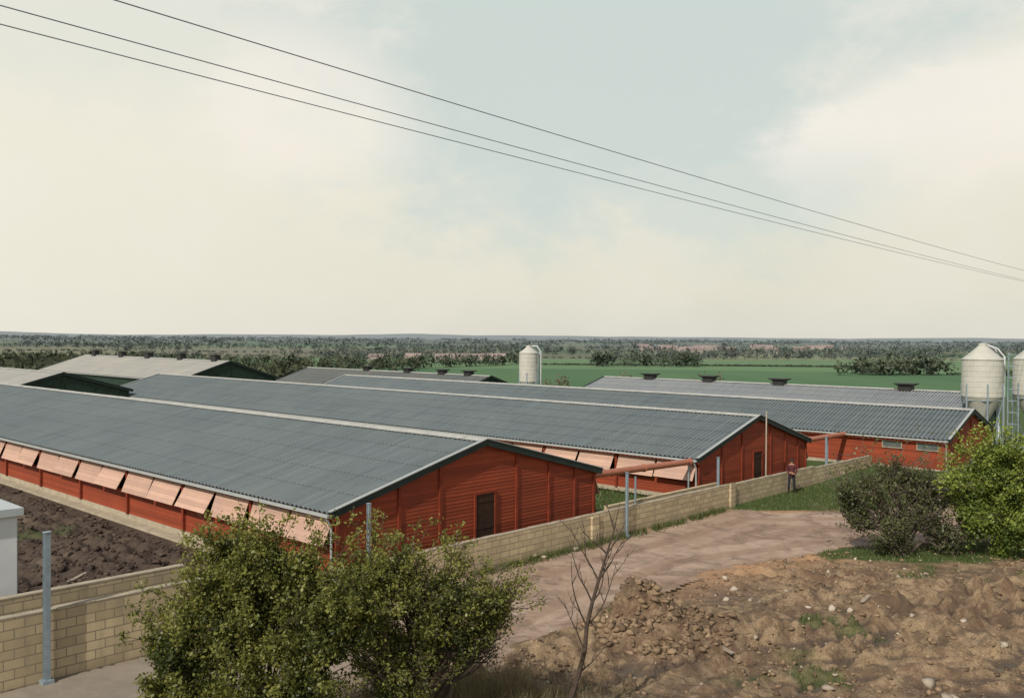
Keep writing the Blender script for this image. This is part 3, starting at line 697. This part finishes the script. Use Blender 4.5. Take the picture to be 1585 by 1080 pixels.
shrub('hawthorn_bush',(-4.4,16.6,0),[((-5.5,16.5,3.0),.72),((-4.85,16.6,3.5),.66),((-3.75,16.7,3.4),.7),((-5.9,16.3,2.35),.6),((-4.6,16.2,2.6),1.05),((-3.5,16.4,2.7),1.0),((-4.0,16.2,1.6),1.1),((-5.2,16.2,1.5),.85),((-4.5,16.6,3.8),.42),((-2.9,16.4,2.9),.65),((-6.0,16.4,1.4),.55),((-5.1,16.8,3.9),.3)],LEAF_A,BARK,nsub=64,nl=15,size=.034,seed=3,shl=.65)
shrub('hawthorn_bush',(-1.9,17.6,0),[((-2.7,17.5,3.25),.6),((-2.05,17.6,3.4),.42),((-1.35,17.5,3.0),.6),((-.65,17.5,2.85),.5),((-1.7,17.4,2.4),.9),((-2.6,17.3,2.2),.95),((-2.2,17.3,1.3),.9),((-1.0,17.4,2.2),.65),((-.2,17.5,2.75),.35)],LEAF_A,BARK,nsub=48,nl=11,size=.033,seed=5,leafy=.68,shl=.7,shoots=16)
shrub('bramble_bush',(-1.3,18.6,0),[((-1.5,18.7,1.6),.9),((-.6,18.8,1.6),.9),((-2.7,18.5,1.2),.8),((-.5,18.6,2.3),.6)],LEAF_C,BARKL,nsub=90,nl=4,size=.03,seed=8,clus=6,leafy=.22,twr=.009)
shrub('elder_bush',(14.9,34.6,0),[((13.5,34.5,2.2),.65),((13.1,34.6,1.3),.7),((14.6,34.7,2.8),.7),((15.5,34.8,2.3),.8),((14.5,34.3,1.1),1.0),((15.9,34.6,1.2),1.1),((16.5,35,2.1),.8),((12.7,34.4,2.1),.4),((14.2,34.2,.4),.9),((16.8,34.2,.5),.9)],LEAF_C,BARKL,nsub=70,nl=6,size=.050,seed=11,clus=7,leafy=.46,spread=.09,twr=.014,shl=1.1)
shrub('hawthorn_bush',(18.5,34.2,0),[((17.7,34.1,2.8),.75),((18.8,34.2,3.2),.8),((18.4,34,2.0),1.1),((17.4,33.9,1.3),.8),((19.4,34,1.7),1.2),((18.4,33.7,.9),1.0),((20.0,34,2.9),.8),((18.0,34,3.6),.3),((17.0,34,2.3),.4)],LEAF_B,BARK,nsub=60,nl=11,size=.056,seed=13,clus=7,spread=.10,shl=.95,twr=.013)
def sapling(name,base,seed,h=4.5):
    R=random.Random(seed); b=MB(); base=Vector(base)
    tr=[base+Vector(p) for p in ((0,0,-.1),(.12,0,.5),(.28,.02,1.0),(.40,.0,1.5),(.44,.02,2.0),(.55,0,2.5),(.68,.02,2.95),(.85,.05,3.5),(1.0,.05,4.0),(1.12,.1,4.55))]
    ra=[.065,.06,.055,.05,.046,.04,.033,.024,.015,.006]; b.tube(tr,ra,7)
    def br(p,d,L,r,lv):
        pts=[p];q=Vector(p);dd=Vector(d)
        for i in range(5):
            dd=(dd+Vector((R.gauss(0,.12),R.gauss(0,.12),.12))).normalized(); q=q+dd*L/5; pts.append(q.copy())
        b.tube(pts,[r*(1-i/6) for i in range(6)],5,False)
        if lv>0:
            for i in range(R.randint(2,4)):
                k=R.randint(1,4); a=R.uniform(0,6.28); b_=(dd+Vector((math.cos(a)*.8,math.sin(a)*.8,.1))).normalized(); br(pts[k],b_,L*R.uniform(.3,.55),r*.5,lv-1)
    for (i,dx,dz,L) in ((3,-.5,.8,1.2),(4,.75,.6,1.5),(4,-.55,.85,1.7),(5,.6,.75,1.2),(5,-.6,.8,1.5),(6,.6,.8,1.1),(6,-.5,.85,1.4),(7,.5,.9,.8),(7,-.7,.7,.8),(8,-.4,.9,.6),(2,.8,.5,.9)):
        br(tr[i],Vector((dx,R.uniform(-.4,.4),dz)).normalized(),L,.021,2)
    return b.make(name,BARK)
sapling('bare_sapling',(1.15,18.9,0),4)
GRM=m_leaf('grass_blade',(.035,.065,.018),(.14,.16,.05),.2)
def grass(name,xs,ys,hh,wid,seed,mat):
    r=np.random.default_rng(seed); n=len(xs); z=groundz(xs,ys); h=hh*(.5+r.random(n)); a=r.random(n)*6.28; l=r.normal(0,.35,(n,2))*h[:,None]
    dx=np.cos(a)*wid;dy=np.sin(a)*wid
    V=np.stack([np.stack([xs-dx,ys-dy,z-.02],-1),np.stack([xs+dx,ys+dy,z-.02],-1),np.stack([xs+l[:,0],ys+l[:,1],z+h],-1)],1).reshape(-1,3)
    c=np.repeat(r.random(n),3); return mesh_np(name,V,np.arange(n*3).reshape(-1,3),mat,col=np.stack([c,c,c,np.ones_like(c)],-1))
r=np.random.default_rng(21)
xs=r.uniform(-3,24,150000); ys=r.uniform(19,50,150000); s_,t_=st(xs,ys); sd_=sdpoly(xs,ys,ROAD); gm,_,_=masks(xs,ys,s_,t_,sd_)
k=(gm>.30+.5*r.random(150000))&(sd_>.1)&(s_>.1); grass('grass',xs[k],ys[k],.11,.016,2,GRM)
t_=r.uniform(18,31,14000); s_=-r.uniform(.5,16,14000); xs=P0[0]+vx*t_-ux*s_; ys=P0[1]+vy*t_-uy*s_
grass('grass',xs,ys,.16,.02,3,GRM)
DRY=m_leaf('dry_grass_blade',(.14,.11,.06),(.30,.25,.14),.2)
xs=r.normal(-1.1,1.3,7000); ys=r.normal(19.2,.8,7000); grass('dry_weeds',xs,ys,.55,.010,5,DRY)
t_=r.uniform(6,28,3500); s_=.05+np.abs(r.normal(0,.12,3500)); kk=fbm(t_,s_*0,.5,3,9)>-.05; t_,s_=t_[kk],s_[kk]
xs=P0[0]+vx*t_-ux*s_; ys=P0[1]+vy*t_-uy*s_; grass('wall_foot_weeds',xs,ys,.22,.014,6,GRM)
def treemass(name,T,mat,ntri=55,seed=0,tsz=None):
    r=np.random.default_rng(seed); T=np.array(T); n=len(T)
    Vs=[];cs=[]
    for lump in range(5):
        off=r.normal(0,.42,(n,3)); c=T[:,:3].copy(); c[:,0]+=off[:,0]*T[:,4];c[:,1]+=off[:,1]*T[:,4]; c[:,2]+=T[:,3]*(.52+.14*off[:,2]*1.2)
        rad=np.stack([T[:,4]*.62,T[:,4]*.62,T[:,3]*.40],-1)*(.7+.5*r.random((n,1)))
        m=ntri//5; d=r.normal(0,1,(n,m,3)); d/=np.linalg.norm(d,axis=2,keepdims=True); q=d*(r.random((n,m,1))**.35)
        P=c[:,None]+q*rad[:,None]
        s=(T[:,4]*.19 if tsz is None else np.full(n,tsz))[:,None,None]
        a=r.normal(0,1,(n,m,3))*s;b_=r.normal(0,1,(n,m,3))*s
        V=np.stack([P-a*.6,P+a*.6,P+b_],2); Vs.append(V.reshape(-1,3))
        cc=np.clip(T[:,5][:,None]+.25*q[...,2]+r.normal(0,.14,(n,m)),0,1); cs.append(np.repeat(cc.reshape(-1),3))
    V=np.concatenate(Vs); c=np.concatenate(cs); 
    return mesh_np(name,V,np.arange(len(V)).reshape(-1,3),mat,col=np.stack([c,c,c,np.ones_like(c)],-1))
def row(x0,y0,x1,y1,h,gap=.5,seed=0,dens=1.0,rr=.5,lum=.5,low=.3):
    r=np.random.default_rng(seed); L=math.hypot(x1-x0,y1-y0); n=max(2,int(L/(h*.55)*dens)); out=[]
    for i in range(n):
        f=(i+r.random())/n; 
        v=vnoise(np.array(f*L/70+seed*3.1),np.array(seed*1.7),5)
        if v<gap: hh=h*low*r.uniform(.7,1.2)
        else: hh=h*r.uniform(.6,1.15)
        x=x0+(x1-x0)*f+r.normal(0,h*.3); y=y0+(y1-y0)*f+r.normal(0,h*.4)
        out.append((x,y,float(basez(np.array(x),np.array(y)))-.3,hh,max(hh*rr*r.uniform(.8,1.3),h*.25),np.clip(lum+r.normal(0,.2),0,1)))
    return out
F1=m_fol('near_tree_foliage',(.034,.042,.032),(.088,.096,.058))  # distance haze mixed into the tree colours, paler and bluer step by step
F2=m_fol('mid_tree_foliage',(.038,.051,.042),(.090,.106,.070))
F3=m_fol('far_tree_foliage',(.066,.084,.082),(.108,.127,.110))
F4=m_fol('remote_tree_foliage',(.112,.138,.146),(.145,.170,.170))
BR=m_fol('bare_twig_foliage',(.085,.058,.042),(.17,.125,.088))
T=[]; rr_=np.random.default_rng(5)
for i in range(560):
    y=rr_.uniform(200,560); x=-y*rr_.uniform(.10,.66)
    if x>-y*.20 and y<430: continue
    h=rr_.uniform(6,9.8)*(1.04 if x<-y*.40 else .86); T.append((x,y,float(basez(np.array(x),np.array(y)))-.5,h,h*.5,rr_.uniform(.15,.85)))
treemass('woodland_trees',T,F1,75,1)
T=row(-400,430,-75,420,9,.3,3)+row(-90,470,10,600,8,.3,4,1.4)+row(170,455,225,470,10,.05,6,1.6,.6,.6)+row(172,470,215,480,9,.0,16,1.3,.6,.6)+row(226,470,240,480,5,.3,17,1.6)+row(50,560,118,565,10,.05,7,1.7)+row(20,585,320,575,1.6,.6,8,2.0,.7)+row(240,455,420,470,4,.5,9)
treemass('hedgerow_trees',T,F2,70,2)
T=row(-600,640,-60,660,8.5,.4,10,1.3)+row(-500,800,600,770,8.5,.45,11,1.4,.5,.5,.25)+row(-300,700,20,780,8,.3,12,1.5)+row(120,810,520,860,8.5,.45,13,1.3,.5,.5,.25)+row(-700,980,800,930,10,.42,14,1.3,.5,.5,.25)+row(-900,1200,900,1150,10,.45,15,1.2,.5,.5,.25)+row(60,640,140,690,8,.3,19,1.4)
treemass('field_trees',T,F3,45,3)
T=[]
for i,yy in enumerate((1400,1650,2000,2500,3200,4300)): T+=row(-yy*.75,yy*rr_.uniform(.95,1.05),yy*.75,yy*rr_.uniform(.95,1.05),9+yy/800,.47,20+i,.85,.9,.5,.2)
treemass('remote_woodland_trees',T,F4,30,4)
T=[(4.5,104,-.3,3.9,1.4,.5),(6,108,-.3,4.2,1.6,.4),(13.5,112,-.4,4.6,1.6,.4),(15,112,-.5,4.0,1.3,.6),(22.5,108,-.4,4.7,1.5,.3),(24.3,109,-.4,4.2,1.2,.6),(-27,118,-1,3.6,2.2,.2),(-24,120,-1,3.2,2,.3),(3.2,101,-.3,3.2,1.2,.2)]
treemass('bare_trees',T,BR,420,6,.12)
hx=np.linspace(-9000,9000,300); rows=[]
for k,(yy,hh) in enumerate(((5200,0),(6500,14),(8000,46),(9500,40))):
    rows.append(np.stack([hx,np.full_like(hx,yy),-14+hh*(.75+.8*fbm(hx,hx*0+3,1/1500,4,8))+ (0 if k==0 else 6)],-1))
V=np.concatenate(rows); n=len(hx); a=np.arange(n-1); F=np.concatenate([np.stack([a+i*n,a+1+i*n,a+1+(i+1)*n,a+(i+1)*n],-1) for i in range(3)])
HM=m_simple('hazy_hill_land',(.215,.245,.255),.10,.002); mesh_np('hills',V,F,HM,smooth=True)  # haze put into the pale blue-grey hill colour
E=empty('village'); b=MB();c=MB(); R=random.Random(4)
def house(x,y,l,w,h,ang):
    z=float(basez(np.array(x),np.array(y)))-.3; ca,sa=math.cos(ang),math.sin(ang); T_=lambda a,b_,q:(x+a*ca-b_*sa,y+a*sa+b_*ca,z+q)
    b.quad(T_(-l,-w,0),T_(l,-w,0),T_(l,-w,h),T_(-l,-w,h)); b.quad(T_(-l,w,0),T_(l,w,0),T_(l,w,h),T_(-l,w,h))
    for s in (-1,1): b.poly([T_(s*l,-w,0),T_(s*l,w,0),T_(s*l,w,h),T_(s*l,0,h+w*.7),T_(s*l,-w,h)])
    for s in (-1,1): c.quad(T_(-l*1.03,s*w*1.08,h-.15),T_(l*1.03,s*w*1.08,h-.15),T_(l*1.03,0,h+w*.7+.1),T_(-l*1.03,0,h+w*.7+.1))
for (x,y) in ((-98,660),(-75,690),(-52,680),(-38,690),(-22,690),(-12,700)): house(x,y,R.uniform(5,9),3.0,3.2,R.uniform(-.3,.3))
for i in range(18): y=R.uniform(1080,1600); house(R.uniform(.12,.38)*y,y,R.uniform(6,14),4,5,R.uniform(-.4,.4))
b.make('walls',m_simple('pale_brick',(.36,.31,.28),.3,.05),E); c.make('roofs',m_simple('tile_roofs',(.25,.20,.19),.3,.05),E)
# ---------------------------------------------------------------- person by the wall
def skin(name,chain,edges,rad,sub=2):
    me=bpy.data.meshes.new(name); me.from_pydata(chain,edges,[]); o=bpy.data.objects.new(name,me); COL.objects.link(o)
    m=o.modifiers.new('s','SKIN'); 
    for i,r in enumerate(rad):
        sv=me.skin_vertices[0].data[i]; sv.radius=(r,r) if not hasattr(r,'__len__') else r
    me.skin_vertices[0].data[0].use_root=True
    s=o.modifiers.new('ss','SUBSURF'); s.levels=sub; s.render_levels=sub
    dg=bpy.context.evaluated_depsgraph_get(); dg.update(); m2=bpy.data.meshes.new_from_object(o.evaluated_get(dg)); 
    bpy.data.objects.remove(o); return m2
SK=m_simple('skin',(.42,.23,.16),.1,5,.6); JK=m_simple('dark_maroon_jacket',(.085,.022,.024),.3,8); TRS=m_simple('dark_trousers',(.022,.024,.032),.3,8); BT=m_simple('rubber_boot',(.015,.018,.015),.2,5,.4); HR=m_simple('brown_cap',(.035,.022,.014),.3,20)
px_,py_=14.42,46.85; pz=float(groundz(np.array(px_),np.array(py_)))
P=empty('standing_man',(px_,py_,pz+.02),math.radians(-14))
ch=[(0,0,.95),(0,0,1.10),(0,.0,1.28),(0,.01,1.43),(0,.0,1.52),(0,-.015,1.60),(0,-.02,1.68),(0,-.01,1.74),
 (-.17,.01,1.42),(-.25,-.01,1.17),(-.13,-.17,1.07),(-.02,-.23,1.10),
 (.17,.01,1.42),(.25,-.01,1.17),(.15,-.18,1.03),(.05,-.24,1.05),
 (-.10,0,.88),(-.13,-.02,.50),(-.14,.02,.10),(-.15,-.02,.05),(-.16,-.14,.035),
 (.10,0,.88),(.13,-.01,.50),(.15,.03,.10),(.15,-.01,.05),(.18,-.13,.035)]
ed=[(0,1),(1,2),(2,3),(3,4),(4,5),(5,6),(6,7),(3,8),(8,9),(9,10),(10,11),(3,12),(12,13),(13,14),(14,15),(0,16),(16,17),(17,18),(18,19),(19,20),(0,21),(21,22),(22,23),(23,24),(24,25)]
ra=[(.16,.115),(.155,.11),(.175,.12),(.13,.09),.055,.078,.092,.06,.075,.055,.042,.03,.075,.055,.042,.03,.095,.065,.05,.05,.035,.095,.065,.05,.05,.035]
bm=skin('body',ch,ed,ra); 
for m_ in (JK,TRS,SK,BT): bm.materials.append(m_)
for p in bm.polygons:
    c=p.center; p.use_smooth=True
    p.material_index=2 if c.z>1.485 else (3 if c.z<.30 else (1 if c.z<.90 else (2 if (c.y<-.195 and abs(c.x)<.15 and c.z>.98) else 0)))
o=bpy.data.objects.new('body',bm); link(o,P)
b=MB(); b.lathe(0,.0,[(.0,1.80),(.05,1.79),(.088,1.755),(.102,1.70),(.10,1.665),(.135,1.655),(.0,1.66)],18)
b.make('flat_cap',HR,P,smooth=True)
b=MB(); b.tube([(0,-.095,1.665),(0,-.128,1.635),(0,-.105,1.625)],[.008,.016,.008],6)
for s in (-1,1): b.tube([(s*.088,-.01,1.67),(s*.105,0,1.65),(s*.09,-.005,1.62)],[.008,.016,.008],6)
b.make('nose_and_ears',SK,P,smooth=True)
b=MB()
for s in (-1,1): b.tube([(s*.034-.01,-.104,1.655),(s*.034+.01,-.104,1.655)],.007,6)
b.tube([(-.025,-.102,1.59),(.025,-.102,1.59)],.006,6); b.make('eyes_and_mouth',m_simple('eyes',(.08,.03,.03),.2),P)
b=MB()
for (hx_,hy_,hz_,s) in ((-.02,-.24,1.10,1),(.05,-.25,1.05,-1)):
    for k in range(4):
        zz=hz_+.03-.02*k; L=(.07,.08,.075,.06)[k]; b.tube([(hx_,hy_,zz),(hx_+s*L*.5,hy_-.012,zz-.004),(hx_+s*L*.85,hy_+.0,zz-.01),(hx_+s*L,hy_+.02,zz-.014)],[.011,.010,.009,.007],6)
    b.tube([(hx_-s*.03,hy_,hz_+.03),(hx_+s*.0,hy_-.015,hz_+.055),(hx_+s*.025,hy_-.015,hz_+.065)],[.013,.011,.008],6)
b.make('fingers',SK,P,smooth=True)
# ---------------------------------------------------------------- sky, sun, camera
EL=40
sun_dir=Vector((-.52,-.855,0)).normalized()*math.cos(math.radians(EL))+Vector((0,0,math.sin(math.radians(EL))))
w=bpy.data.worlds.new('World'); S.world=w; w.use_nodes=True; nt=w.node_tree; nt.nodes.clear()
out=nd(nt,'ShaderNodeOutputWorld')
sky=nd(nt,'ShaderNodeTexSky',{'sky_type':'NISHITA','sun_disc':False,'sun_elevation':math.radians(EL),'sun_rotation':math.atan2(sun_dir.x,sun_dir.y)%(2*math.pi),'air_density':1.0,'dust_density':2.0})
co=nt.nodes.new('ShaderNodeTexCoord').outputs['Generated']; sp=nd(nt,'ShaderNodeSeparateXYZ',None,{0:co})
nA=noise(nt,mapping(nt,co,(1,1,1.5)),5.5,10,.60,.3); nB=noise(nt,mapping(nt,co,(1,1,1.6)),17,10,.62,.2)
def ell(px,py,rx_,rz_,lo,hi,namp):
    d=Vector(((px-792.5)/1413,1,(519-py)/1413)).normalized()
    v=nd(nt,'ShaderNodeVectorMath',{'operation':'SUBTRACT'},{0:co,1:tuple(d)}); v=nd(nt,'ShaderNodeVectorMath',{'operation':'MULTIPLY'},{0:v.outputs[0],1:(1/rx_,1.2,1/rz_)})
    l=nd(nt,'ShaderNodeVectorMath',{'operation':'LENGTH'},{0:v.outputs[0]}).outputs['Value']
    l=mth(nt,'ADD',l,mth(nt,'MULTIPLY',mth(nt,'SUBTRACT',mth(nt,'ADD',mth(nt,'MULTIPLY',nA,.5),mth(nt,'MULTIPLY',nB,.5)),.5),namp))
    n=nd(nt,'ShaderNodeMapRange',{'clamp':True,'interpolation_type':'SMOOTHSTEP'},{0:l,1:hi,2:lo,3:0.0,4:1.0}); return n.outputs[0]
zz=sp.outputs[2]
base=ramp(nt,mth(nt,'MULTIPLY',zz,2.0),[(0,(.69,.675,.590)),(.10,(.755,.73,.615)),(.35,(.81,.78,.66)),(.7,(.82,.805,.73)),(1,(.66,.71,.71))])
warm=nd(nt,'ShaderNodeMapRange',{'clamp':True},{0:sp.outputs[0],1:.1,2:-.5,3:0.0,4:.55}).outputs[0]
base=mixc(nt,warm,base,(.90,.86,.74))
cl=ramp(nt,nA,[(.42,0),(.62,1)])
base=mixc(nt,mth(nt,'MULTIPLY',cl,.22),base,(.89,.86,.77))
blue=mth(nt,'MAXIMUM',ell(930,90,.36,.19,.45,1.25,2.2),mth(nt,'MULTIPLY',ell(1120,250,.2,.10,.4,1.2,2.0),.8))
blue=mth(nt,'MAXIMUM',blue,mth(nt,'MULTIPLY',ell(250,-20,.3,.12,.4,1.2,1.6),.30))
hi=nd(nt,'ShaderNodeMapRange',{'clamp':True},{0:zz,1:.40,2:.62,3:0.0,4:.85}).outputs[0]
clouds=mth(nt,'MAXIMUM',ell(1400,225,.13,.085,.60,1.12,2.0),mth(nt,'MAXIMUM',ell(1530,180,.12,.07,.6,1.12,1.8),mth(nt,'MULTIPLY',ell(480,180,.12,.09,.5,1.15,2.0),.7)))
fade=nd(nt,'ShaderNodeMapRange',{'clamp':True,'interpolation_type':'SMOOTHSTEP'},{0:zz,1:.13,2:.22,3:.25,4:1.0}).outputs[0]
clouds=mth(nt,'MULTIPLY',mth(nt,'MULTIPLY',clouds,fade),mth(nt,'SUBTRACT',1.0,mth(nt,'MULTIPLY',nB,.45)),clamp=True)
c=mixc(nt,mth(nt,'MULTIPLY',blue,.85),base,(.63,.715,.67))
c=mixc(nt,clouds,c,(.95,.885,.80))
bg1=nd(nt,'ShaderNodeBackground',None,{'Color':c,'Strength':1.0}); bg2=nd(nt,'ShaderNodeBackground',None,{'Color':sky.outputs[0],'Strength':.1})
fac=mth(nt,'MAXIMUM',mth(nt,'MULTIPLY',mth(nt,'MULTIPLY',blue,.10),mth(nt,'SUBTRACT',1.0,clouds)),hi)
mx=nd(nt,'ShaderNodeMixShader',None,{0:fac,1:bg1.outputs[0],2:bg2.outputs[0]}); nt.links.new(mx.outputs[0],out.inputs[0])
L=bpy.data.lights.new('sun','SUN'); L.energy=4.0; L.angle=math.radians(.6); L.color=(1,.93,.82); lo=bpy.data.objects.new('sun',L); lo.location=(0,0,60)
lo.rotation_euler=(-sun_dir).to_track_quat('-Z','Y').to_euler(); link(lo)
cam=bpy.data.cameras.new('camera'); cam.sensor_width=36; cam.lens=36*1413/1585; cam.clip_start=.2; cam.clip_end=30000
co_=bpy.data.objects.new('camera',cam); link(co_)
M=Matrix.Translation((0,0,8))@Matrix.Rotation(math.radians(90-.76),4,'X')@Matrix.Rotation(math.radians(.36),4,'Z'); co_.matrix_world=M
S.camera=co_
S.view_settings.view_transform='Standard'; S.view_settings.look='None'; S.view_settings.exposure=0
print('verts',sum(len(o.data.vertices) for o in S.objects if o.type=='MESH'))
